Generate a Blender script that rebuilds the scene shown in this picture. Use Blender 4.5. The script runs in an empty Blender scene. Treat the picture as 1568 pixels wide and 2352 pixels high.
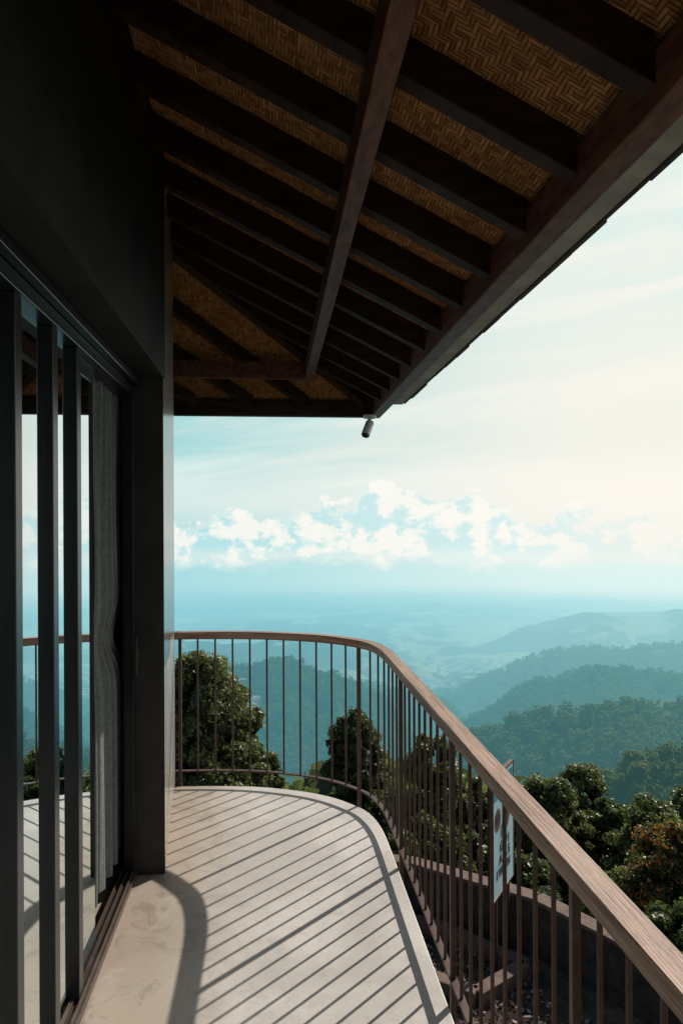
import bpy, math, random
import numpy as np
import mathutils
from mathutils import Vector
random.seed(3); rng=np.random.default_rng(7)
scene=bpy.context.scene
scene.view_settings.view_transform='Standard'; scene.view_settings.look='None'; scene.view_settings.exposure=0
YAW=math.radians(5.5)
SUN_AZ=math.radians(46.5); SUN_EL=math.radians(37)

# ---------------- node helpers
class E:
    def __init__(s,nt,sock): s.nt=nt; s.s=sock
    def __add__(a,b): return mth(a.nt,'ADD',a,b)
    __radd__=__add__
    def __sub__(a,b): return mth(a.nt,'SUBTRACT',a,b)
    def __rsub__(a,b): return mth(a.nt,'SUBTRACT',b,a)
    def __mul__(a,b): return mth(a.nt,'MULTIPLY',a,b)
    __rmul__=__mul__
    def __truediv__(a,b): return mth(a.nt,'DIVIDE',a,b)
def setin(nt,inp,v):
    if isinstance(v,E): nt.links.new(v.s,inp)
    elif isinstance(v,(tuple,list)):
        v=tuple(v)
        if len(inp.default_value)==4 and len(v)==3: v=v+(1,)
        inp.default_value=v
    else: inp.default_value=v
def mth(nt,op,*a,clamp=False):
    n=nt.nodes.new('ShaderNodeMath'); n.operation=op; n.use_clamp=clamp
    for i,x in enumerate(a): setin(nt,n.inputs[i],x)
    return E(nt,n.outputs[0])
def sstep(nt,x,a,b,to0=0.,to1=1.):
    n=nt.nodes.new('ShaderNodeMapRange'); n.interpolation_type='SMOOTHSTEP'
    setin(nt,n.inputs[0],x); n.inputs[1].default_value=a; n.inputs[2].default_value=b
    n.inputs[3].default_value=to0; n.inputs[4].default_value=to1
    return E(nt,n.outputs[0])
def mixc(nt,f,a,b,blend='MIX'):
    n=nt.nodes.new('ShaderNodeMix'); n.data_type='RGBA'; n.blend_type=blend
    setin(nt,n.inputs[0],f); setin(nt,n.inputs[6],a); setin(nt,n.inputs[7],b)
    return E(nt,n.outputs[2])
def noise(nt,vec,scale=5,detail=4,rough=.5,dist=0,out=0):
    n=nt.nodes.new('ShaderNodeTexNoise')
    if vec is not None: setin(nt,n.inputs['Vector'],vec)
    n.inputs['Scale'].default_value=scale; n.inputs['Detail'].default_value=detail
    n.inputs['Roughness'].default_value=rough; n.inputs['Distortion'].default_value=dist
    return E(nt,n.outputs[out])
def voro(nt,vec,scale=5,out='Distance'):
    n=nt.nodes.new('ShaderNodeTexVoronoi'); setin(nt,n.inputs['Vector'],vec); n.inputs['Scale'].default_value=scale
    return E(nt,n.outputs[out])
def comb(nt,x,y,z=0.):
    n=nt.nodes.new('ShaderNodeCombineXYZ')
    for i,v in enumerate((x,y,z)): setin(nt,n.inputs[i],v)
    return E(nt,n.outputs[0])
def sep(nt,v):
    n=nt.nodes.new('ShaderNodeSeparateXYZ'); setin(nt,n.inputs[0],v)
    return [E(nt,n.outputs[i]) for i in range(3)]
def texco(nt,o='Object'):
    n=nt.nodes.new('ShaderNodeTexCoord'); return E(nt,n.outputs[o])
def geo(nt,o='Position'):
    n=nt.nodes.new('ShaderNodeNewGeometry'); return E(nt,n.outputs[o])
def bump(nt,h,strength=.3,dist=.01):
    n=nt.nodes.new('ShaderNodeBump'); setin(nt,n.inputs['Height'],h)
    n.inputs['Strength'].default_value=strength; n.inputs['Distance'].default_value=dist
    return E(nt,n.outputs[0])
def newmat(name):
    m=bpy.data.materials.new(name); m.use_nodes=True; nt=m.node_tree; nt.nodes.clear()
    o=nt.nodes.new('ShaderNodeOutputMaterial'); return m,nt,o
def principled(nt,col,rough=.6,metal=0.,nrm=None,spec=None):
    p=nt.nodes.new('ShaderNodeBsdfPrincipled')
    setin(nt,p.inputs['Base Color'],col); setin(nt,p.inputs['Roughness'],rough); p.inputs['Metallic'].default_value=metal
    if nrm is not None: setin(nt,p.inputs['Normal'],nrm)
    if spec is not None: p.inputs['Specular IOR Level'].default_value=spec
    return E(nt,p.outputs[0])
def diffuse(nt,col,nrm=None):
    p=nt.nodes.new('ShaderNodeBsdfDiffuse'); setin(nt,p.inputs[0],col)
    if nrm is not None: setin(nt,p.inputs['Normal'],nrm)
    return E(nt,p.outputs[0])
def mixs(nt,f,a,b):
    n=nt.nodes.new('ShaderNodeMixShader'); setin(nt,n.inputs[0],f); nt.links.new(a.s,n.inputs[1]); nt.links.new(b.s,n.inputs[2])
    return E(nt,n.outputs[0])

# ---------------- materials
def simple_noise_mat(name,c1,c2,scale=8,rough=.6,metal=0.,bs=.2,bd=.004,detail=4,spec=None,stretch=None):
    m,nt,o=newmat(name); v=texco(nt)
    if stretch:
        x,y,z=sep(nt,v); v=comb(nt,x*stretch[0],y*stretch[1],z*stretch[2])
    n=noise(nt,v,scale,detail,.6); f=sstep(nt,n,.3,.7)
    s=principled(nt,mixc(nt,f,c1,c2),rough,metal,bump(nt,n,bs,bd),spec)
    nt.links.new(s.s,o.inputs[0]); return m
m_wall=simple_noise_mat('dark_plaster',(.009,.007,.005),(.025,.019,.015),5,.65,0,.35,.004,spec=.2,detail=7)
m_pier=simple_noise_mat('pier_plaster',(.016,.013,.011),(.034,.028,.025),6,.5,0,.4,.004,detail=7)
m_pier_lit=simple_noise_mat('pier_lit_side_plaster',(.26,.22,.20),(.36,.32,.29),6,.22,0,.12,.002,spec=.9)  # paler, glossier copy of the pier plaster; lit side painted into its colour
m_beam=simple_noise_mat('dark_timber',(.016,.008,.005),(.052,.025,.015),7,.6,0,.3,.003,spec=.25,stretch=(1,1,4))
m_purlin=simple_noise_mat('red_timber',(.085,.030,.015),(.19,.078,.044),9,.5,0,.3,.003,stretch=(4,1,4),spec=.3)
m_frame=simple_noise_mat('dark_metal',(.006,.008,.009),(.011,.014,.015),12,.30,.0,.05,.001)
m_frame2=simple_noise_mat('bronze_metal',(.06,.042,.034),(.09,.065,.052),14,.35,.3,.05,.001)
m_fascia=simple_noise_mat('grey_fascia',(.30,.29,.25),(.45,.43,.38),6,.7,0,.2,.003)
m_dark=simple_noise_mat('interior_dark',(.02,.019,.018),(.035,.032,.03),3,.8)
m_iron=simple_noise_mat('rusty_iron',(.045,.018,.011),(.085,.036,.022),30,.5,.1,.2,.001)
m_curtain=simple_noise_mat('curtain_cloth',(.10,.105,.10),(.15,.155,.148),60,.9,0,.1,.001)
m_white=simple_noise_mat('white_plastic',(.45,.44,.42),(.55,.54,.52),20,.4)
m_black=simple_noise_mat('black_plastic',(.01,.01,.01),(.02,.02,.02),20,.3)
m_stone=simple_noise_mat('dark_masonry',(.025,.02,.018),(.06,.045,.04),9,.85,0,.6,.02)
m_kerb=simple_noise_mat('brown_kerb',(.10,.06,.05),(.17,.11,.085),9,.85,0,.5,.01)
m_bark=simple_noise_mat('bark',(.04,.028,.02),(.09,.065,.045),15,.9,0,.6,.02)
m_tile=simple_noise_mat('roof_tiles',(.04,.03,.027),(.08,.055,.045),9,.8)

# concrete floor
m_floor,nt,o=newmat('concrete_floor'); v=texco(nt)
a=noise(nt,v,1.6,6,.62,.6); b=noise(nt,v,9,6,.7,.2); c=noise(nt,v,120,2,.6)
col=mixc(nt,sstep(nt,a,.38,.64),(.42,.39,.365),(.545,.515,.49))
x,y,z=sep(nt,v)
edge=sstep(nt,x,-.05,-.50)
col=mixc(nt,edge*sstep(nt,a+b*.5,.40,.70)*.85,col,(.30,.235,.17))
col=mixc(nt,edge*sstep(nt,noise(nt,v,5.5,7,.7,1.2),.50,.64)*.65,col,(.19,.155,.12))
col=mixc(nt,sstep(nt,b,.50,.70)*.5,col,(.34,.31,.285))
col=mixc(nt,sstep(nt,noise(nt,v,3.2,8,.75,.8),.55,.70)*.22,col,(.61,.58,.56))
col=mixc(nt,sstep(nt,c,.52,.75)*.35,col,(.27,.245,.225))
crk=noise(nt,v,2.2,5,.6,2.5); cr=mth(nt,'ABSOLUTE',crk-.5)
col=mixc(nt,sstep(nt,cr,.006,.0)*.22,col,(.20,.17,.14))
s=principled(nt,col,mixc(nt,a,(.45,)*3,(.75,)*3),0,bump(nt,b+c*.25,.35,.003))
nt.links.new(s.s,o.inputs[0])

# handrail wood
m_wood,nt,o=newmat('weathered_wood'); uv=texco(nt,'UV'); x,y,z=sep(nt,uv)
n1=noise(nt,comb(nt,x*2.5,y*90),1,5,.65,.6); n2=noise(nt,comb(nt,x*9,y*320),1,3,.7,.3); n3=noise(nt,comb(nt,x*1.3,y*6),1,3)
col=mixc(nt,sstep(nt,n1,.32,.66),(.17,.08,.048),(.43,.275,.19))
col=mixc(nt,sstep(nt,n2,.50,.66)*.8,col,(.075,.035,.022))
col=mixc(nt,sstep(nt,n3,.45,.7)*.4,col,(.48,.36,.29))
s=principled(nt,col,.55,0,bump(nt,n1+n2*.7,.6,.003)); nt.links.new(s.s,o.inputs[0])

# woven bamboo mat
m_mat,nt,o=newmat('woven_bamboo'); v=texco(nt); x,y,z=sep(nt,v)
W=.0135
wob=noise(nt,v,3,2)
U=x*(1.12/W)+500.+wob*1.2; V=y*(1/W)+500.+wob*1.5
i=mth(nt,'FLOOR',U); j=mth(nt,'FLOOR',V)
k=mth(nt,'FLOORED_MODULO',i+mth(nt,'PINGPONG',j,9.),6.)
sel=mth(nt,'LESS_THAN',k,3.)
fu=mth(nt,'FRACT',U); fv=mth(nt,'FRACT',V)
pu=1-mth(nt,'ABSOLUTE',fu*2-1.); pv=1-mth(nt,'ABSOLUTE',fv*2-1.)
prof=sel*pv+(1-sel)*pu
prof=mth(nt,'POWER',prof,.5)
ru=noise(nt,comb(nt,i*7.31,j*.13),1,1); rv=noise(nt,comb(nt,i*.13,j*7.31),1,1)
rr=sel*rv+(1-sel)*ru
col=mixc(nt,sstep(nt,rr,.3,.7),(.25,.115,.043),(.54,.29,.125))
col=mixc(nt,sstep(nt,prof,.75,.15),col,(.03,.012,.006))
col=mixc(nt,sstep(nt,noise(nt,v,2.5,3),.4,.7)*.4,col,(.18,.085,.038))
s=diffuse(nt,col,bump(nt,prof,.8,.004)); nt.links.new(s.s,o.inputs[0])

# glass
m_glass,nt,o=newmat('door_glass')
fr=nt.nodes.new('ShaderNodeFresnel'); fr.inputs[0].default_value=2.4
gl=nt.nodes.new('ShaderNodeBsdfGlossy'); gl.inputs['Roughness'].default_value=0.003; gl.inputs[0].default_value=(.88,.97,.99,1)
tr=nt.nodes.new('ShaderNodeBsdfTransparent'); tr.inputs[0].default_value=(.6,.64,.64,1)
f=mth(nt,'MINIMUM',E(nt,fr.outputs[0])*3.,.93)
s=mixs(nt,f,E(nt,tr.outputs[0]),E(nt,gl.outputs[0])); nt.links.new(s.s,o.inputs[0])

# painted haze: glow mixed over surfaces, stronger with distance from the lookout
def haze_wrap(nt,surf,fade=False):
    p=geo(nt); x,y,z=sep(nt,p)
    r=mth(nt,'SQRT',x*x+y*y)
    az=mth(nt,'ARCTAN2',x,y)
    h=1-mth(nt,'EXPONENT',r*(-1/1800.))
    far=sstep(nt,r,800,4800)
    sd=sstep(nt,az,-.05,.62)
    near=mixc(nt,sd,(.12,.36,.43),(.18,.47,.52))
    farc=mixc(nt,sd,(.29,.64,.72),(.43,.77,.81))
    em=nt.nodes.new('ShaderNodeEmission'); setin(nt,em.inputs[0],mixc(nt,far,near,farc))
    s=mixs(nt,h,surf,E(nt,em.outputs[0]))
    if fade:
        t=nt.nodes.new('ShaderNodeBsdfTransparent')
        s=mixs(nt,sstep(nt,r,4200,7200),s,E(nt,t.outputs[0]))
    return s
def leaf_mat(name,c1,c2,c3,haze=False,nscale=1.5,accent=None):
    m,nt,o=newmat(name)
    rnd=geo(nt,'Random Per Island'); p=geo(nt)
    n=noise(nt,p,nscale,2)
    col=mixc(nt,rnd,c1,c2); col=mixc(nt,sstep(nt,n,.42,.66),col,c3)
    if haze:
        oi=nt.nodes.new('ShaderNodeObjectInfo'); rn=E(nt,oi.outputs['Random'])
        col=mixc(nt,rn*.8,col,(.19,.19,.07))
    if accent: col=mixc(nt,mth(nt,'GREATER_THAN',rnd+n*.6,accent[1]),col,accent[0])
    d=diffuse(nt,col) if haze else principled(nt,col,.45,0,None,.4)
    tl=nt.nodes.new('ShaderNodeBsdfTranslucent'); setin(nt,tl.inputs[0],mixc(nt,.4,col,(.26,.35,.065)))
    s=mixs(nt,.38,d,E(nt,tl.outputs[0]))
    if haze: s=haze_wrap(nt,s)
    nt.links.new(s.s,o.inputs[0]); return m
m_leaf=leaf_mat('foliage_olive',(.036,.052,.018),(.125,.145,.048),(.15,.16,.058))
m_leafd=leaf_mat('foliage_dark',(.024,.040,.016),(.075,.098,.036),(.09,.11,.042))
m_leafo=leaf_mat('foliage_autumn',(.035,.05,.016),(.10,.11,.03),(.15,.10,.028),accent=((.55,.16,.018),1.05))
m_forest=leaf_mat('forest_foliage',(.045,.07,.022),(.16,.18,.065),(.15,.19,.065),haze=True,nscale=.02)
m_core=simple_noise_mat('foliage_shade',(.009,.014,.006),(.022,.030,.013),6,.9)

m_ter,nt,o=newmat('hillside_ground'); p=geo(nt); x,y,z=sep(nt,p)
r=mth(nt,'SQRT',x*x+y*y)
n1=noise(nt,p,.012,5,.62); n2=noise(nt,p,.09,4,.7); n3=noise(nt,p,.0022,5,.55,.8)
col=mixc(nt,sstep(nt,n2,.35,.65),(.03,.05,.02),(.11,.125,.05))
col=mixc(nt,sstep(nt,n1,.45,.7)*.6,col,(.15,.16,.06))
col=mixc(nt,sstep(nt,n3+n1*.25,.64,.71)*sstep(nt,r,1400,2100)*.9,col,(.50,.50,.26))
dirt=mixc(nt,sstep(nt,noise(nt,p,3,5,.7),.4,.65),(.055,.036,.026),(.12,.085,.062))
gv=voro(nt,p,22); dirt=mixc(nt,sstep(nt,gv,.35,.1)*.3,dirt,(.24,.21,.18))
col=mixc(nt,sstep(nt,z,-3.35,-3.9),dirt,col)
s=diffuse(nt,col,bump(nt,n2+n1,1.0,6.))
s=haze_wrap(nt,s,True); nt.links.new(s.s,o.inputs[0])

# ---------------- geometry helpers
def link(ob,parent=None):
    scene.collection.objects.link(ob)
    if parent: ob.parent=parent
    return ob
def mesh(name,verts,faces,mat,parent=None,smooth=False,bevel=0):
    me=bpy.data.meshes.new(name); me.from_pydata([tuple(v) for v in verts],[],faces); me.update()
    if mat: me.materials.append(mat)
    if smooth: me.polygons.foreach_set('use_smooth',[True]*len(me.polygons))
    ob=bpy.data.objects.new(name,me); link(ob,parent)
    if bevel:
        b=ob.modifiers.new('bevel','BEVEL'); b.width=bevel; b.segments=2; b.limit_method='ANGLE'
    return ob
BF=[(0,3,2,1),(4,5,6,7),(0,1,5,4),(1,2,6,5),(2,3,7,6),(3,0,4,7)]
def box(name,x0,x1,y0,y1,z0,z1,mat,parent=None,bevel=0.003):
    v=[(x0,y0,z0),(x1,y0,z0),(x1,y1,z0),(x0,y1,z0),(x0,y0,z1),(x1,y0,z1),(x1,y1,z1),(x0,y1,z1)]
    return mesh(name,v,BF,mat,parent,bevel=bevel)
def prism(name,pts,z0,z1,mat,parent=None,bevel=0):
    n=len(pts); zt=z1 if isinstance(z1,list) else [z1]*n
    v=[(p[0],p[1],z0) for p in pts]+[(p[0],p[1],zt[i]) for i,p in enumerate(pts)]
    f=[tuple(range(n-1,-1,-1)),tuple(range(n,2*n))]+[(i,(i+1)%n,n+(i+1)%n,n+i) for i in range(n)]
    return mesh(name,v,f,mat,parent,bevel=bevel)
def empty(name):
    e=bpy.data.objects.new(name,None); scene.collection.objects.link(e); return e
class Acc:
    def __init__(s): s.v=[]; s.f=[]
    def add(s,v,f):
        b=len(s.v); s.v+=v; s.f+=[tuple(i+b for i in q) for q in f]
    def box(s,x0,x1,y0,y1,z0,z1):
        s.add([(x0,y0,z0),(x1,y0,z0),(x1,y1,z0),(x0,y1,z0),(x0,y0,z1),(x1,y0,z1),(x1,y1,z1),(x0,y1,z1)],BF)
    def beam(s,p0,p1,w,h):
        d=Vector((p1[0]-p0[0],p1[1]-p0[1],0)).normalized(); n=Vector((-d.y,d.x,0))*w/2
        a,b=Vector(p0),Vector(p1); H=Vector((0,0,h))
        v=[a-n-H,b-n-H,b+n-H,a+n-H,a-n,b-n,b+n,a+n]; s.add([tuple(q) for q in v],BF)
    def cyl(s,p0,p1,r0,r1,n=8):
        a,b=Vector(p0),Vector(p1); d=(b-a).normalized(); u=d.orthogonal().normalized(); w=d.cross(u)
        v=[];
        for P,r in ((a,r0),(b,r1)):
            for k in range(n):
                t=2*math.pi*k/n; v.append(tuple(P+(u*math.cos(t)+w*math.sin(t))*r))
        f=[(k,(k+1)%n,n+(k+1)%n,n+k) for k in range(n)]+[tuple(range(n-1,-1,-1)),tuple(range(n,2*n))]
        s.add(v,f)
    def make(s,name,mat,parent=None,bevel=0,smooth=False): return mesh(name,s.v,s.f,mat,parent,smooth,bevel)

# ---------------- roof geometry
XE,YE,SL,Z0=.91,6.0,.505,2.62
def zr_x(x): return Z0+SL*(XE-x)
def zr_y(y): return Z0+SL*(YE-y)
house=empty('house')
pts=[(-.66,3.34),(-.497,3.34),(-.607,4.50),(-.66,4.50)]
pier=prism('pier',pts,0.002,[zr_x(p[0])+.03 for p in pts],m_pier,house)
pier.data.materials.append(m_pier_lit); pier.data.polygons[3].material_index=1
pts=[(-.66,-5),(-.487,-5),(-.487,3.337),(-.66,3.337)]
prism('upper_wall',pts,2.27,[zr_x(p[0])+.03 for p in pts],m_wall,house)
box('end_wall',-5,-.662,4.36,4.498,-.0,3.36,m_wall,house,0)
box('room_floor',-4.0,-.705,-5,4.36,-.15,-.002,m_floor,house,0)
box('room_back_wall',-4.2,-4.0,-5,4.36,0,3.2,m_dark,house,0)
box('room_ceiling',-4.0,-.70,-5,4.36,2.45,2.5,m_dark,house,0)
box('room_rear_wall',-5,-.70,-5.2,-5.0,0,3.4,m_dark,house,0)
box('unseen_light_block_wall',-.60,.80,-2.2,-2.05,.0,2.49,m_wall,house,0)  # unseen wall added behind the camera to cut light from the rear
# sliding door (leaves stacked open, last bay uncovered)
GE=2.735
A=Acc()
for y in (2.43,2.17,1.86,.9,-.2,-1.2): A.box(-.697,-.640,y,y+.05,.03,2.19)
A.box(-.675,-.625,3.305,3.336,.03,2.19)
A.make('door_stiles',m_frame,house,.003)
A=Acc(); A.box(-.70,-.63,-5,3.338,2.19,2.268); A.box(-.628,-.60,-5,3.338,2.235,2.268)
A.make('door_head',m_frame,house,.003)
A=Acc(); A.box(-.703,-.622,-5,3.338,.0,.026)
for xx in (-.69,-.665,-.64): A.box(xx,xx+.008,-5,3.338,.026,.04)
A.make('door_track',m_frame2,house,.002)
A=Acc(); A.box(-.669,-.659,2.49,GE,.042,.10); A.box(-.669,-.659,2.49,GE,2.13,2.188); A.make('door_rails',m_frame,house)
mesh('door_glass',[(-.6635,-5,.03),(-.6635,GE,.03),(-.6635,GE,2.19),(-.6635,-5,2.19)],[(0,1,2,3)],m_glass,house)
A=Acc(); A.box(-.622,-.612,3.30,3.333,.92,1.10); A.box(-.634,-.606,3.312,3.322,.98,1.04); A.make('door_handle',m_frame2,house,.002)
def slab(name,poly,zf,mat_b,mat_t,th=.09):
    v=[(x,y,zf(x,y)) for x,y in poly]+[(x,y,zf(x,y)+th) for x,y in poly]; n=len(poly)
    ob=mesh(name,v,[tuple(range(n-1,-1,-1)),tuple(range(n,2*n))]+[(i,(i+1)%n,n+(i+1)%n,n+i) for i in range(n)],mat_b,house)
    ob.data.materials.append(mat_t)
    for k,p in enumerate(ob.data.polygons):
        if k>0: p.material_index=1
    return ob
slab('roof_side',[(XE,-5.2),(XE,YE),(-3.1,YE-4.01),(-3.1,-5.2)],lambda x,y:zr_x(x),m_mat,m_tile)
slab('roof_end',[(XE,YE),(-6,YE),(-6,YE-4.01),(-3.1,YE-4.01)],lambda x,y:zr_y(y),m_mat,m_tile)
slab('roof_rear',[(-3.1,-5.2),(-3.1,YE-4.01),(-6,YE-4.01),(-6,-5.2)],lambda x,y:zr_x(-3.1),m_tile,m_tile)
A=Acc()
for k in range(-15,12):
    y=1.50+.392*k; T=min(3.9,YE-y-.03)
    if y<-5 or T<.1: continue
    jt=random.uniform(-.004,.004)
    A.beam((XE-.085,y+jt,zr_x(XE-.085)-.002),(XE-T,y-jt,zr_x(XE-T)-.002),.062,.115)
for x0 in (.37,-.09,-.55,-1.01,-1.5,-2.0):
    T=3.5; A.beam((x0-.085,YE-.085,zr_y(YE-.085)-.002),(x0-T,YE-T,zr_y(YE-T)-.002),.058,.10)
A.beam((XE-.06,YE-.06,zr_y(YE-.06)+.003),(XE-4,YE-4,zr_y(YE-4)+.003),.075,.13)
A.make('rafters',m_beam,house,.003)
A=Acc(); A.box(.250,.312,-5,5.443,2.70,2.826); A.box(-4,.250,5.381,5.443,2.701,2.8265); A.make('purlin_beam',m_purlin,house,.004)
A=Acc(); A.box(.825,.905,-5.2,YE,2.50,2.625); A.make('eave_beam',m_purlin,house,.004)
A=Acc(); A.box(-6,.824,YE-.08,YE-.002,2.501,2.625); A.make('eave_beam_end',m_beam,house,.004)
A=Acc(); y=-5.2
for L in (1.9,2.4,2.4,2.4,1.45):
    A.box(.907,.980,y+.002,y+L-.002,2.508,2.66); y+=L
A.make('fascia_board',m_fascia,house,.002)
A=Acc(); y=-5.2
while y<5.3:
    e=random.uniform(0,.008); A.box(.982,.994+e,y+.003,y+.247,2.505-e*.5,2.70); y+=.25
A.make('roof_edge_tiles',m_tile,house,.003)
box('foundation',-5,.45,-5,4.3,-3.3,-.22,m_stone,house,0)

# security camera under the eave
cam_e=empty('security_camera')
A=Acc(); cx,cy=.80,5.84
A.cyl((cx,cy,2.50),(cx,cy,2.475),.055,.05,20); A.cyl((cx,cy,2.475),(cx-.01,cy-.01,2.43),.014,.014,10); A.cyl((cx-.01,cy-.01,2.44),(cx-.01,cy-.01,2.41),.022,.022,12)
A.make('bracket',m_white,cam_e,.001)
A=Acc(); A.cyl((cx+.0,cy,2.435),(cx-.045,cy-.06,2.33),.036,.036,20); A.cyl((cx+.005,cy+.005,2.45),(cx,cy,2.435),.030,.036,20); A.make('body',m_white,cam_e,.002)
A=Acc(); A.cyl((cx-.045,cy-.06,2.33),(cx-.048,cy-.064,2.322),.030,.028,20); A.make('lens',m_black,cam_e)

# ---------------- balcony floor & railing path
ctrl=[(.59,-5),(.59,3.45),(.585,3.68),(.565,3.84),(.53,3.96),(.484,4.04),(.36,4.185),(.193,4.30),(-.07,4.405),(-.35,4.455),(-.60,4.47)]
def catmull(P,n=14):
    P=[np.array(p,float) for p in P]; out=[]
    Q=[P[0]]+P+[P[-1]*2-P[-2]]
    for i in range(1,len(Q)-2):
        p0,p1,p2,p3=Q[i-1],Q[i],Q[i+1],Q[i+2]
        if i==1: out+= [p1+(p2-p1)*t for t in np.linspace(0,1,40,endpoint=False)]; continue
        if i==2: p0=p1-(p2-p1)
        for t in np.linspace(0,1,n,endpoint=False):
            out.append(.5*((2*p1)+(-p0+p2)*t+(2*p0-5*p1+4*p2-p3)*t*t+(-p0+3*p1-3*p2+p3)*t**3))
    out.append(P[-1]); return np.array(out)
path=catmull(ctrl)
seg=np.linalg.norm(np.diff(path,axis=0),axis=1); S=np.concatenate([[0],np.cumsum(seg)])
def at(s): return np.array([np.interp(s,S,path[:,0]),np.interp(s,S,path[:,1])])
def tan(s):
    d=at(s+.02)-at(s-.02); return d/np.linalg.norm(d)
def sweep(name,off,zc,w,h,mat,parent,bev=.003,nseg=260):
    ss=np.linspace(3.0,S[-1]-.001,nseg); v=[];f=[];uvs=[]
    b=bev
    prof=[(-w/2+b,-h/2),(w/2-b,-h/2),(w/2,-h/2+b),(w/2,h/2-b),(w/2-b,h/2),(-w/2+b,h/2),(-w/2,h/2-b),(-w/2,-h/2+b)]
    n=len(prof); per=[0]
    for i in range(n):
        a_,b_=prof[i],prof[(i+1)%n]; per.append(per[-1]+math.dist(a_,b_))
    for s in ss:
        c=at(s); t=tan(min(max(s,.03),S[-1]-.03)); nr=np.array([t[1],-t[0]])
        for (a_,z_) in prof:
            q=c+nr*(a_+off); v.append((q[0],q[1],zc+z_))
    for i in range(nseg-1):
        for k in range(n):
            f.append((i*n+k,(i+1)*n+k,(i+1)*n+(k+1)%n,i*n+(k+1)%n)); uvs+= [(ss[i],per[k]),(ss[i+1],per[k]),(ss[i+1],per[k+1]),(ss[i],per[k+1])]
    f.append(tuple(range(n))); f.append(tuple((nseg-1)*n+k for k in range(n-1,-1,-1))); uvs+=[(0,0)]*(2*n)
    ob=mesh(name,v,f,mat,parent); ul=ob.data.uv_layers.new(name='UVMap')
    ul.data.foreach_set('uv',np.array(uvs,dtype=np.float32).ravel()); return ob
railing=empty('balcony_railing')
sweep('handrail',0,.925,.062,.040,m_wood,railing,.005)
sweep('top_flat_bar',0,.902,.03,.006,m_iron,railing,.001)
sweep('bottom_bar',0,.088,.026,.008,m_iron,railing,.001)
def s_of_y(y): return float(np.interp(y,path[:60,1],S[:60]))
posts=[s_of_y(yy) for yy in (-1.55,-.58,.39,1.36,2.33,3.29)]+[float(S[np.argmin(np.hypot(path[:,0]-.484,path[:,1]-4.04))]),float(S[-1])-.03]
A=Acc(); B=Acc()
def postbox(acc,s,w,t,z0,z1):
    c=at(s); d=tan(min(s,S[-1]-.03)); n=np.array([d[1],-d[0]])
    q=[c-d*w/2-n*t/2,c-d*w/2+n*t/2,c+d*w/2+n*t/2,c+d*w/2-n*t/2]
    acc.add([(p[0],p[1],z0) for p in q]+[(p[0],p[1],z1) for p in q],BF)
for s in posts: postbox(A,s,.018,.018,-.16,.90)
for a_,b_ in zip(posts[:-1],posts[1:]):
    n=max(2,round((b_-a_)/.108))
    for k in range(1,n):
        c=at(a_+(b_-a_)*k/n); B.cyl((c[0],c[1],.09),(c[0],c[1],.90),.0058,.0058,8)
A.make('posts',m_iron,railing,.001); B.make('balusters',m_iron,railing)
inn=[]
for s in np.linspace(0,S[-1],200):
    c=at(s); d=tan(min(max(s,.03),S[-1]-.03)); inn.append(c-np.array([d[1],-d[0]])*.016)
inn=[tuple(q) for q in inn]
pp=[inn[0]]
for q in inn[1:]:
    if math.dist(q,pp[-1])>.01: pp.append(q)
pp=[q for q in pp if q[0]>-.59]+[(-.704,pp[-1][1]),(-.704,-5)]
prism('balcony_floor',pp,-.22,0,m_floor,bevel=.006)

# ---------------- curtain (gathered inside the open bay)
cv=[];cf=[];NS,NZ=170,90
for iz in range(NZ+1):
    z=.09+2.12*iz/NZ; tie=math.exp(-((z-1.10)/.11)**2); upf=min(1,max(0,(z-1.1)*2.5))
    for k in range(NS+1):
        s=k/NS
        y0=2.89+.035*tie+.012*math.sin(z*3); y1=3.56-.20*tie-.10*upf+.03*upf*max(0,z-1.6)
        y=y0+(y1-y0)*s
        am=.024*(1-.55*tie)
        x=-.722+am*math.sin(s*34+.8*math.sin(z*1.7)+.9*upf+2*s*s)+.005*math.sin(s*81+z*1.3)-.01*tie
        cv.append((x,y,z))
for iz in range(NZ):
    for k in range(NS):
        a_=iz*(NS+1)+k; cf.append((a_,a_+1,a_+NS+2,a_+NS+1))
cur=empty('curtain'); mesh('drape',cv,cf,m_curtain,cur,True)

# ---------------- terrain
def hsh(ix,iy,seed):
    h=(ix.astype(np.int64)*374761393+iy.astype(np.int64)*668265263+seed*2147483647)&0xffffffff
    h=((h^(h>>13))*1274126177)&0xffffffff; return ((h^(h>>16))&0xffff)/65535.
def vn(x,y,seed):
    ix=np.floor(x);iy=np.floor(y);fx=x-ix;fy=y-iy;fx=fx*fx*(3-2*fx);fy=fy*fy*(3-2*fy)
    a=hsh(ix,iy,seed);b=hsh(ix+1,iy,seed);c=hsh(ix,iy+1,seed);d=hsh(ix+1,iy+1,seed)
    return (a*(1-fx)+b*fx)*(1-fy)+(c*(1-fx)+d*fx)*fy
def fbm(x,y,seed,o=5):
    s=0;a=.5
    for i in range(o): s=s+a*(vn(x*2**i+13.7*i,y*2**i+7.1*i,seed+i)-.5)*2; a*=.5
    return s
F=1640.
def ridge(r0,pts,fs,bs,amp,seed):
    az=[YAW+math.atan((p[0]-784)/F) for p in pts]
    z=[1.6-r0*math.cos(a-YAW)*(p[1]-1205)/F for a,p in zip(az,pts)]
    return (r0,np.array(az),np.array(z),fs,bs,amp,seed)
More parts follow.
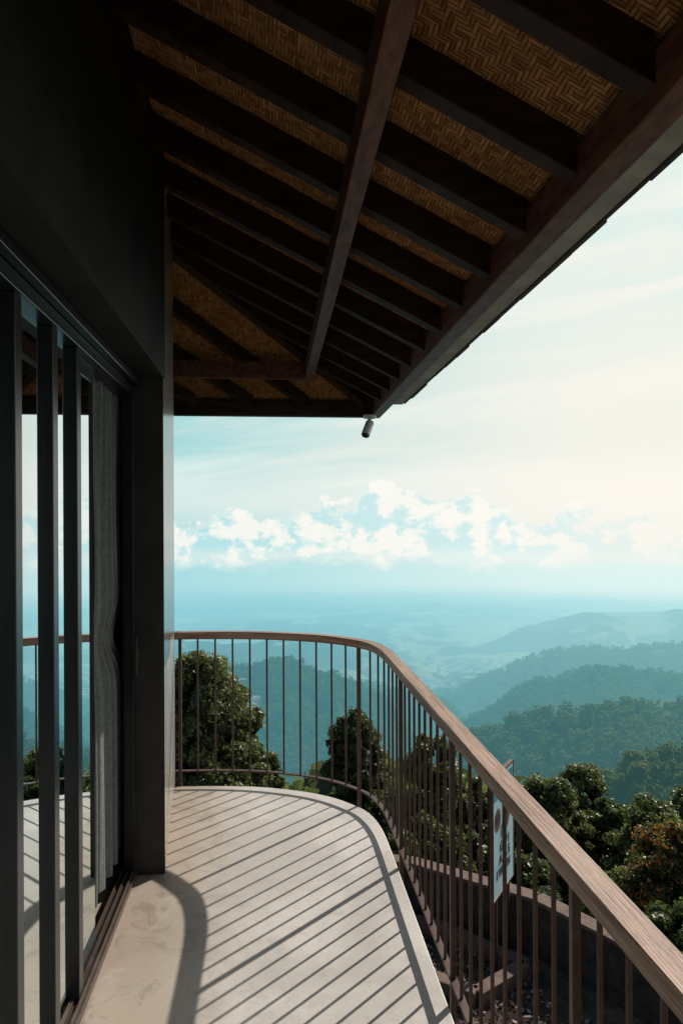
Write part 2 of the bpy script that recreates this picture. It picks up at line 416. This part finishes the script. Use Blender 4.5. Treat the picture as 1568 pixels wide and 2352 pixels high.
R=[ridge(230,[(1180,2200),(1300,1960),(1380,1850),(1450,1800),(1568,1765),(1900,1660)],.42,.5,8,1),
 ridge(620,[(800,2000),(940,1800),(1050,1705),(1130,1675),(1250,1650),(1400,1642),(1568,1632),(1900,1570)],.33,.5,22,2),
 ridge(1400,[(850,1900),(1000,1720),(1090,1650),(1180,1600),(1330,1556),(1450,1552),(1568,1562),(1900,1500)],.32,.4,45,3),
 ridge(2200,[(950,1640),(1080,1570),(1200,1520),(1330,1500),(1568,1490),(1900,1450)],.28,.4,60,11),
 ridge(3600,[(900,1600),(1050,1495),(1150,1458),(1250,1428),(1330,1408),(1568,1403),(1900,1380)],.22,.3,80,4),
 ridge(1300,[(-400,1450),(300,1540),(540,1545),(640,1520),(760,1545),(900,1640),(1000,1760)],.30,.4,60,5),
 ridge(1850,[(600,1640),(740,1590),(830,1568),(920,1590),(1020,1620),(1120,1700)],.30,.4,60,12),
 ridge(2700,[(-400,1420),(300,1462),(540,1472),(700,1462),(820,1490),(900,1515),(1100,1580)],.26,.3,70,6),
 ridge(4000,[(-400,1400),(300,1432),(500,1438),(640,1425),(800,1436),(950,1440),(1100,1470)],.2,.3,80,13),
 ridge(5200,[(-400,1370),(200,1392),(500,1395),(800,1400),(1000,1412),(1200,1430)],.14,.2,80,8)]
RA=np.radians([-20,11,20.7,26,42,60]); RV=np.array([9.2,9.0,8.3,7.75,6.8,6.6])
def height(r,az):
    x=r*np.sin(az);y=r*np.cos(az)
    rr=np.maximum(r-np.interp(az,RA,RV),0)
    z=-3.2-597*(1-np.exp(-rr*.62/597))+fbm(x/90,y/90,20)*np.clip((r-20)*.05,0,14)+fbm(x/600,y/600,30)*np.clip((r-600)*.03,0,45)
    for r0,a,zc,fs,bs,amp,seed in R:
        rc=r0*(1+.10*fbm(az*7,az*0+seed,seed+40,3))
        c=np.interp(az,a,zc,left=-800,right=(zc[-1] if a[-1]>.6 else -800))
        d=r-rc
        h=c*(rc/r0)-np.where(d<0,-d*fs,d*bs)
        sp=fbm(az*14+seed,r/r0*2.2,seed+60,5)
        h=h+amp*sp*np.clip(np.abs(d)/(.15*r0),.3,1.)+amp*.18*fbm(x/(r0*.03),y/(r0*.03),seed+80,3)
        z=np.where(r>13,np.maximum(z,h),z)
    return z
azs=np.concatenate([np.radians(np.arange(-180,-40,5)),np.radians(np.arange(-40,80,.22)),np.radians(np.arange(80,180,5))])
rs=np.concatenate([[0.01,3,6],np.geomspace(6.6,7600,320)])
AZ,RR=np.meshgrid(azs,rs); Z=height(RR,AZ)
V=np.stack([RR*np.sin(AZ),RR*np.cos(AZ),Z],-1).reshape(-1,3)
na,nr=len(azs),len(rs)
I=np.arange(nr-1)[:,None]*na; J=np.arange(na)[None,:]; J2=(J+1)%na
Fq=np.stack([I+J,I+J2,I+na+J2,I+na+J],-1).reshape(-1,4)[:,::-1]
def fastmesh(name,V,Fq,mat,parent=None,smooth=False):
    me=bpy.data.meshes.new(name); n=Fq.shape[0]; kk=Fq.shape[1]
    me.vertices.add(len(V)); me.vertices.foreach_set('co',V.astype(np.float32).ravel())
    me.loops.add(n*kk); me.loops.foreach_set('vertex_index',Fq.astype(np.int32).ravel())
    me.polygons.add(n); me.polygons.foreach_set('loop_start',np.arange(0,n*kk,kk,dtype=np.int32))
    me.update(calc_edges=True)
    if smooth: me.polygons.foreach_set('use_smooth',[True]*n)
    if mat: me.materials.append(mat)
    ob=bpy.data.objects.new(name,me); link(ob,parent); return ob
fastmesh('hills_terrain',V,Fq,m_ter,None,True)

# ---------------- foliage
def leafquads(P,Nn,size,rg,aspect=.6):
    n=len(P); a=rg.normal(size=(n,3)); t=np.cross(Nn,a); t/=np.linalg.norm(t,axis=1)[:,None]+1e-9
    b=np.cross(Nn,t); sz=(size*rg.uniform(.6,1.35,n))[:,None]
    t=t*sz*.5; b=b*sz*.5*aspect
    V=np.stack([P-t,P-b+t*.1,P+t,P+b+t*.1],1).reshape(-1,3)
    return V,np.arange(4*n).reshape(-1,4)
import bmesh
bm=bmesh.new(); bmesh.ops.create_icosphere(bm,subdivisions=2,radius=1); ICV=np.array([v.co[:] for v in bm.verts]); ICF=np.array([[v.index for v in f.verts] for f in bm.faces]); bm.free()
def crown(rg,H,Rr,nl,leaf,ncl,peak=.4,cs=(.17,.33)):
    h=rg.beta(1.25,1.25,ncl)
    prof=np.where(h<peak,np.sqrt(np.clip(1-((peak-h)/peak)**2*.5,0,1)),np.sqrt(np.clip(1-((h-peak)/(1-peak))**2.2,0,1)))
    th=rg.uniform(0,2*np.pi,ncl); q=np.sqrt(rg.uniform(.15,1,ncl))*prof*Rr*.88
    C=np.stack([q*np.cos(th),q*np.sin(th),h*H*.95],1); rc=Rr*rg.uniform(cs[0],cs[1],ncl)
    idx=rg.integers(0,ncl,nl); u=rg.normal(size=(nl,3)); u/=np.linalg.norm(u,axis=1)[:,None]
    u[:,2]=np.where(u[:,2]<-.3,-u[:,2],u[:,2])
    rad=rg.uniform(.60,1.12,nl)+np.where(rg.random(nl)<.12,rg.uniform(0,.45,nl),0)
    P=C[idx]+u*(rc[idx]*rad)[:,None]*np.array([1,1,.85])
    Nn=u+rg.normal(size=(nl,3))*.6; Nn/=np.linalg.norm(Nn,axis=1)[:,None]
    V,Fq=leafquads(P,Nn,leaf,rg); return V,Fq,C,rc
def tree(x,y,ztop,Rr,Hc,nl,leaf,mat,seed,name='tree',ncl=70,peak=.4):
    rg=np.random.default_rng(seed); e=empty(name)
    gz=float(height(np.array([math.hypot(x,y)]),np.array([math.atan2(x,y)]))[0])-.1
    zb=ztop-Hc
    ncl=int(ncl*2.0)
    V,Fq,C,rc=crown(rg,Hc,Rr,nl,leaf,ncl,peak,(.11,.25)); V=V+np.array([x,y,zb])
    fastmesh('crown',V,Fq,mat,e)
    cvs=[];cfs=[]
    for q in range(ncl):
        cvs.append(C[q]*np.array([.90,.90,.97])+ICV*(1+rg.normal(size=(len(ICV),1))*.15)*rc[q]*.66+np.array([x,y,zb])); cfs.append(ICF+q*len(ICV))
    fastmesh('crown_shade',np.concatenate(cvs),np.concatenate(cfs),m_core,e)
    A=Acc(); top=Vector((x+.05*Rr,y,zb+Hc*.8)); n=6; prev=Vector((x,y,min(gz,zb-.6))); r=.06*Rr+.05
    for k in range(1,n+1):
        c=prev.lerp(top,1/(n-k+1))+Vector((rg.normal()*.04,rg.normal()*.04,0)); A.cyl(prev,c,r,r*.78,8); r*=.78; prev=c
    for k in range(0,len(C),5):
        c=Vector(C[k])+Vector((x,y,zb)); s=Vector((x,y,zb+max(-.2,(C[k][2])*.6-.2))); A.cyl(s,c,.022*Rr+.01,.006,5)
    A.make('trunk',m_bark,e,smooth=True); return e
def ptree(px,ytop,d,Rr,Hc,nl,leaf,mat,seed,**k):   # bearing / distance survey -> world
    u=(px-784)/F; X=d*(math.sin(YAW)+math.cos(YAW)*u); Y=d*(math.cos(YAW)-math.sin(YAW)*u)
    return tree(X,Y,1.6-d*(ytop-1205)/F,Rr,Hc,nl,leaf,mat,seed,**k)
ptree(455,1485,13,1.14,4.8,90000,.08,m_leaf,11,ncl=190,peak=.55)
ptree(545,1560,13.6,.60,3.8,34000,.08,m_leaf,41,ncl=80,peak=.55)
ptree(612,1720,15,.5,2.4,12000,.085,m_leaf,12,ncl=35)
ptree(812,1622,15,.74,3.8,38000,.08,m_leafd,13,ncl=105,peak=.5)
ptree(985,1675,16,.90,4.2,36000,.085,m_leafd,14,ncl=90,peak=.5)
ptree(1075,1755,17,.8,3.8,20000,.09,m_leafd,24,ncl=60)
ptree(1255,1765,15,.98,4.6,46000,.085,m_leaf,15,ncl=110,peak=.6)
ptree(1330,1755,17,1.15,4.8,42000,.09,m_leaf,16,ncl=90,peak=.6)
ptree(1395,1825,15.5,.9,4.4,32000,.09,m_leafd,25,ncl=80,peak=.55)
ptree(1500,1825,14,1.05,4.4,36000,.085,m_leaf,17,ncl=80,peak=.55)
ptree(1580,1800,17,1.3,4.6,26000,.1,m_leafd,26,ncl=80,peak=.55)
ptree(1550,1880,10.6,.95,3.6,42000,.07,m_leafo,18,ncl=90,peak=.5)
ptree(1430,2000,11.5,1.0,3.2,28000,.08,m_leafd,19,ncl=60)
ptree(1300,1985,12.5,1.05,3.4,26000,.085,m_leafd,20,ncl=60)
ptree(1190,1955,12.5,.95,3.2,22000,.085,m_leafd,21,ncl=60)
ptree(1060,1900,12.5,.85,3.2,22000,.085,m_leafd,23,ncl=60)
ptree(960,1870,12.5,.8,3.2,20000,.085,m_leafd,27,ncl=60)
ptree(1560,2080,9.0,.85,2.6,26000,.07,m_leafd,28,ncl=60)
ptree(1470,2110,9.0,.7,2.2,20000,.07,m_leafd,29,ncl=50)
ptree(1370,2070,10.0,.8,2.2,20000,.075,m_leafd,30,ncl=50)
ptree(1250,2050,10.5,.7,2.0,16000,.075,m_leafd,31,ncl=40)
ptree(1590,2200,7.9,.55,1.6,14000,.065,m_leaf,32,ncl=40)

# distant forest: instanced crowns
def forest(name,N,rmin,rmax,az0,az1,smin,smax,seed,grow=0.):
    rg=np.random.default_rng(seed)
    lo=rg.uniform(0,1,N); r=rmin*(rmax/rmin)**lo; az=rg.uniform(math.radians(az0),math.radians(az1),N)
    z=height(r,az); x=r*np.sin(az); y=r*np.cos(az)
    sz=rg.uniform(smin,smax,N)*(1+grow*r/1000)
    th=rg.uniform(0,2*np.pi,N); k=sz*.5
    V=np.zeros((N,4,3))
    for q in range(4):
        V[:,q,0]=x+k*np.cos(th+q*np.pi/2)*1.4142; V[:,q,1]=y+k*np.sin(th+q*np.pi/2)*1.4142; V[:,q,2]=z-sz*.12
    par=fastmesh(name,V.reshape(-1,3),np.arange(4*N).reshape(-1,4),m_forest)
    par.instance_type='FACES'; par.use_instance_faces_scale=True; par.instance_faces_scale=1.0
    par.show_instancer_for_render=False; par.show_instancer_for_viewport=False
    rg2=np.random.default_rng(seed+5)
    Vv,Fq,C,rc=crown(rg2,1.15,.52,520,.14,24,.5)
    fastmesh('tree_crown',Vv,Fq,m_forest,par)
    return par
forest('forest',3600,22,240,-22,44,3.0,5.5,31)
forest('forest',6500,100,420,-22,44,5,9,32)
forest('forest',10000,300,900,-22,44,7,11,33,.2)
forest('forest',20000,800,2400,-22,44,9,15,34,.3)

# village
rg=np.random.default_rng(5); A=Acc()
for k in range(170):
    g=rg.integers(0,3); px=[1060,990,560][g]+rg.normal()*[45,30,15][g]; r=[3000,2500,1200][g]*(1+rg.normal()*.03)
    az=YAW+math.atan((px-784)/F); z=float(height(np.array([r]),np.array([az]))[0]); x,y=r*math.sin(az),r*math.cos(az)
    w,d,h=rg.uniform(8,24),rg.uniform(6,12),rg.uniform(4,7); z+=6
    A.add([(x-w/2,y-d/2,z-8),(x+w/2,y-d/2,z-8),(x+w/2,y+d/2,z-8),(x-w/2,y+d/2,z-8),(x-w/2,y-d/2,z+h),(x+w/2,y-d/2,z+h),(x+w/2,y+d/2,z+h),(x-w/2,y+d/2,z+h)],BF)
    A.add([(x-w/2-1,y-d/2-1,z+h),(x+w/2+1,y-d/2-1,z+h),(x+w/2+1,y+d/2+1,z+h),(x-w/2-1,y+d/2+1,z+h),(x-w/2,y,z+h+3),(x+w/2,y,z+h+3)],[(0,1,5,4),(3,4,5,2),(0,4,3),(1,2,5),(0,3,2,1)])
m_vil,nt,o=newmat('village_walls'); s=diffuse(nt,mixc(nt,geo(nt,'Random Per Island'),(.85,.83,.8),(.6,.4,.3)))
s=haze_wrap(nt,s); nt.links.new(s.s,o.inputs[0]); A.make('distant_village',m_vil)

# ---------------- lower terrace
wallpts=[(.2,9.25),(1.71,8.72),(2.92,7.74),(3.40,6.95),(4.3,5.3),(5.0,3.4)]
A=Acc()
for a_,b_ in zip(wallpts[:-1],wallpts[1:]): A.beam((*a_,-2.60),(*b_,-2.60),.16,.9)
wl=empty('retaining_wall'); A.make('masonry',m_stone,wl,.01)
A=Acc()
for a_,b_ in zip(wallpts[:-1],wallpts[1:]): A.beam((*a_,-2.555),(*b_,-2.555),.20,.043)
A.make('coping',m_kerb,wl,.008)
A=Acc()
for a_,b_ in [((1.3,8.45),(1.9,8.2)),((1.9,8.2),(2.65,7.35)),((2.65,7.35),(2.0,6.95)),((2.0,6.95),(1.3,7.5))]:
    A.beam((*a_,-3.04),(*b_,-3.04),.15,.2)
A.make('garden_kerb',m_kerb,None,.01)
N=9000; x=rng.uniform(.8,4.4,N); y=rng.uniform(3.2,8.6,N); kp=(x<1.71+(8.6-y)*.65)&(x<4.1); x=x[kp];y=y[kp];N=len(x)
P=np.stack([x,y,-3.18+rng.uniform(0,.03,N)],1)
Nn=np.array([0,0,1.])+rng.normal(size=(N,3))*.5; Nn/=np.linalg.norm(Nn,axis=1)[:,None]
V,Fq=leafquads(P,Nn,.05,rng,.7)
m_lit,nt,o=newmat('dry_litter'); s=diffuse(nt,mixc(nt,mth(nt,'POWER',geo(nt,'Random Per Island'),2.2),(.06,.04,.03),(.40,.34,.30))); nt.links.new(s.s,o.inputs[0])
fastmesh('leaf_litter',V,Fq,m_lit)

# ---------------- sign
sign=empty('sign_board')
t=Vector((.43,.61,0)).normalized(); nrm=Vector((t.y,-t.x,0)); C0=Vector((2.47,7.6,-1.74)); w,h=.76,1.28
m_sb=simple_noise_mat('sign_print',(.34,.50,.56),(.46,.60,.65),3,.4)
m_st=simple_noise_mat('sign_text',(.02,.03,.035),(.03,.04,.045),9,.5)
m_sbr=simple_noise_mat('sign_brown',(.10,.045,.025),(.16,.07,.04),9,.5)
m_se=simple_noise_mat('sign_teal',(.05,.17,.22),(.08,.22,.28),4,.5)
def obox(acc,c,du,dn,dz):
    q=[c-t*du-nrm*dn,c+t*du-nrm*dn,c+t*du+nrm*dn,c-t*du+nrm*dn]
    acc.add([(p.x,p.y,c.z-dz) for p in q]+[(p.x,p.y,c.z+dz) for p in q],BF)
A=Acc(); obox(A,C0,w/2,.02,h/2); A.make('panel',m_sb,sign)
A=Acc()
for sx in (-1,1): obox(A,C0+t*sx*(w/2+.008),.008,.025,h/2+.015)
for sz in (-1,1): obox(A,C0+Vector((0,0,sz*(h/2+.008))),w/2,.025,.008)
obox(A,Vector((C0.x,C0.y,-2.9))-t*.22,.02,.02,.50); obox(A,Vector((C0.x,C0.y,-2.9))+t*.22,.02,.02,.50)
A.make('frame_and_legs',m_iron,sign)
A=Acc(); obox(A,C0+nrm*.021+Vector((0,0,.50)),w/2-.03,.002,.10); A.make('header_patch',m_se,sign)
def disc(name,u,z,ru,rz,mat,off=.024):
    v=[tuple(C0+t*(u+ru*math.cos(a))+nrm*off+Vector((0,0,z+rz*math.sin(a)))) for a in np.linspace(0,2*math.pi,28,endpoint=False)]
    mesh(name,v,[tuple(range(28))],mat,sign)
disc('picture_cup',-.20,.18,.10,.12,m_sbr); disc('picture_plate',.10,.12,.12,.13,m_sbr); disc('picture_bowl',.10,.13,.06,.06,m_st,.027); disc('picture_dish',-.21,.19,.06,.05,m_st,.027)
disc('picture_spoon',-.06,.02,.03,.08,m_se); disc('picture_leaf',.22,.26,.05,.04,m_se)
def text(body,u,z,size):
    cu=bpy.data.curves.new('lettering','FONT'); cu.body=body; cu.size=size; cu.align_x='CENTER'; cu.extrude=.001; cu.offset=.004
    cu.materials.append(m_st); ob=bpy.data.objects.new('lettering',cu); link(ob,sign)
    M=mathutils.Matrix((( t.x,0,nrm.x,0),(t.y,0,nrm.y,0),(0,1,0,0),(0,0,0,1)))
    ob.matrix_local=mathutils.Matrix.Translation(C0+t*u+nrm*.024+Vector((0,0,z)))@M
text('G  P I',.04,-.19,.145); text('A  A S',.04,-.32,.145); text('I W A N',0,-.45,.135)

# ---------------- world
w=bpy.data.worlds.new('World'); scene.world=w; w.use_nodes=True; nt=w.node_tree; nt.nodes.clear()
out=nt.nodes.new('ShaderNodeOutputWorld'); bg=nt.nodes.new('ShaderNodeBackground'); bg.inputs[1].default_value=.1
sky=nt.nodes.new('ShaderNodeTexSky'); sky.sky_type='NISHITA'; sky.sun_disc=False; sky.sun_elevation=SUN_EL; sky.sun_rotation=SUN_AZ
sky.air_density=1.0; sky.dust_density=.8
d=texco(nt,'Generated'); x,y,z=sep(nt,d)
setin(nt,sky.inputs[0],comb(nt,x,y,mth(nt,'MAXIMUM',mth(nt,'ABSOLUTE',z),.03)))
az=mth(nt,'ARCTAN2',x,y); el=mth(nt,'ARCSINE',z)
sd=sstep(nt,az,-.22,.50)
base=mixc(nt,sd,(.37,.69,.71),(.92,.905,.82))
hi=sstep(nt,el,.10,.42); base=mixc(nt,hi*.85,base,mixc(nt,sd,(.38,.67,.68),(.70,.86,.82)))
wn=noise(nt,comb(nt,az*2.2+el*1.2,el*17-az*1.5,3.1),1,6,.55,.8)
wm=sstep(nt,wn,.42,.68)*sstep(nt,el,.0,.06)
base=mixc(nt,wm*.7,base,mixc(nt,sd,(.71,.88,.84),(.97,.93,.85)))
wn2=noise(nt,comb(nt,az*3.2,el*26-az*3,9.),1,5,.5,.5)
base=mixc(nt,sstep(nt,wn2,.5,.72)*.35*sstep(nt,el,.02,.1),base,(.93,.90,.82))
band=sstep(nt,el,.11,.05)*sstep(nt,el,-.03,.03)
base=mixc(nt,band*.6,base,mixc(nt,sd,(.81,.89,.85),(1.0,.95,.87)))
lowc=mixc(nt,sd,(.39,.72,.76),(.73,.91,.88))
base=mixc(nt,sstep(nt,el,-.02,-.07),base,lowc)
lowc2=mixc(nt,sd,(.29,.64,.72),(.48,.80,.83))
base=mixc(nt,sstep(nt,el,-.075,-.125),base,lowc2)
# cumulus
def cn(da,de):
    return noise(nt,comb(nt,(az+da)*12.,(el+de)*17.,1.7),1,9,.60,.1)
n0=cn(0,0); n1=cn(.014,.016)
def gs(c,wd): return mth(nt,'EXPONENT',mth(nt,'POWER',mth(nt,'ABSOLUTE',(az-c)*(1/wd)),2.)*-1.)
top=gs(.165,.06)*.068+gs(.265,.055)*.050+gs(.07,.04)*.026+gs(-.03,.09)*.020+gs(.47,.07)*.016
dn=n0+mth(nt,'MAXIMUM',mth(nt,'MINIMUM',(top-el)*6.,.20),-.3)
bot=sstep(nt,el+(n0-.5)*.06,-.064,-.040)
cm=sstep(nt,dn,.50,.545)*bot*sstep(nt,az,.50,.30,.45,1.)
lit=sstep(nt,n1-n0,-.05,.05)
lo=sstep(nt,el,-.025,-.05)
rim=sstep(nt,dn,.565,.505)
ccol=mixc(nt,mth(nt,'MAXIMUM',mth(nt,'MAXIMUM',(1-lit)*.95,rim*.75),lo*.6),mixc(nt,sd,(.46,.77,.80),(.68,.88,.88)),(1.0,.975,.90))
base=mixc(nt,cm*.88,base,ccol)
up=sstep(nt,el,.42,.75)
dnw=sstep(nt,el,-.2,-.5)
cust=mixc(nt,1.,base,(10,10,10),'MULTIPLY')
cust=mixc(nt,dnw,cust,(.4,.6,.6))
back=sstep(nt,mth(nt,'COSINE',az-.5),.3,-.4)
skyc=mixc(nt,1.,E(nt,sky.outputs[0]),(.8,.75,.7),'MULTIPLY')
fin=mixc(nt,mth(nt,'MAXIMUM',up,back*sstep(nt,el,0,.02)),cust,skyc)
setin(nt,bg.inputs[0],fin); nt.links.new(bg.outputs[0],out.inputs[0])

# ---------------- sun and camera
sl=bpy.data.lights.new('sun','SUN'); sl.energy=5.0; sl.angle=math.radians(.5); sl.color=(1,.92,.82)
so=bpy.data.objects.new('sun',sl); scene.collection.objects.link(so)
dv=Vector((math.sin(SUN_AZ)*math.cos(SUN_EL),math.cos(SUN_AZ)*math.cos(SUN_EL),math.sin(SUN_EL)))
so.rotation_euler=dv.to_track_quat('Z','Y').to_euler(); so.location=(20,20,20)
cd=bpy.data.cameras.new('camera'); co=bpy.data.objects.new('camera',cd); scene.collection.objects.link(co)
cd.lens=25.1; cd.sensor_width=36; cd.sensor_fit='AUTO'; cd.shift_y=.0123; cd.clip_end=30000; cd.clip_start=.02
co.matrix_world=mathutils.Matrix.Translation((0,0,1.6))@mathutils.Matrix.Rotation(-YAW,4,'Z')@mathutils.Matrix.Rotation(math.pi/2,4,'X')@mathutils.Matrix.Rotation(math.radians(-.25),4,'Z')
scene.camera=co
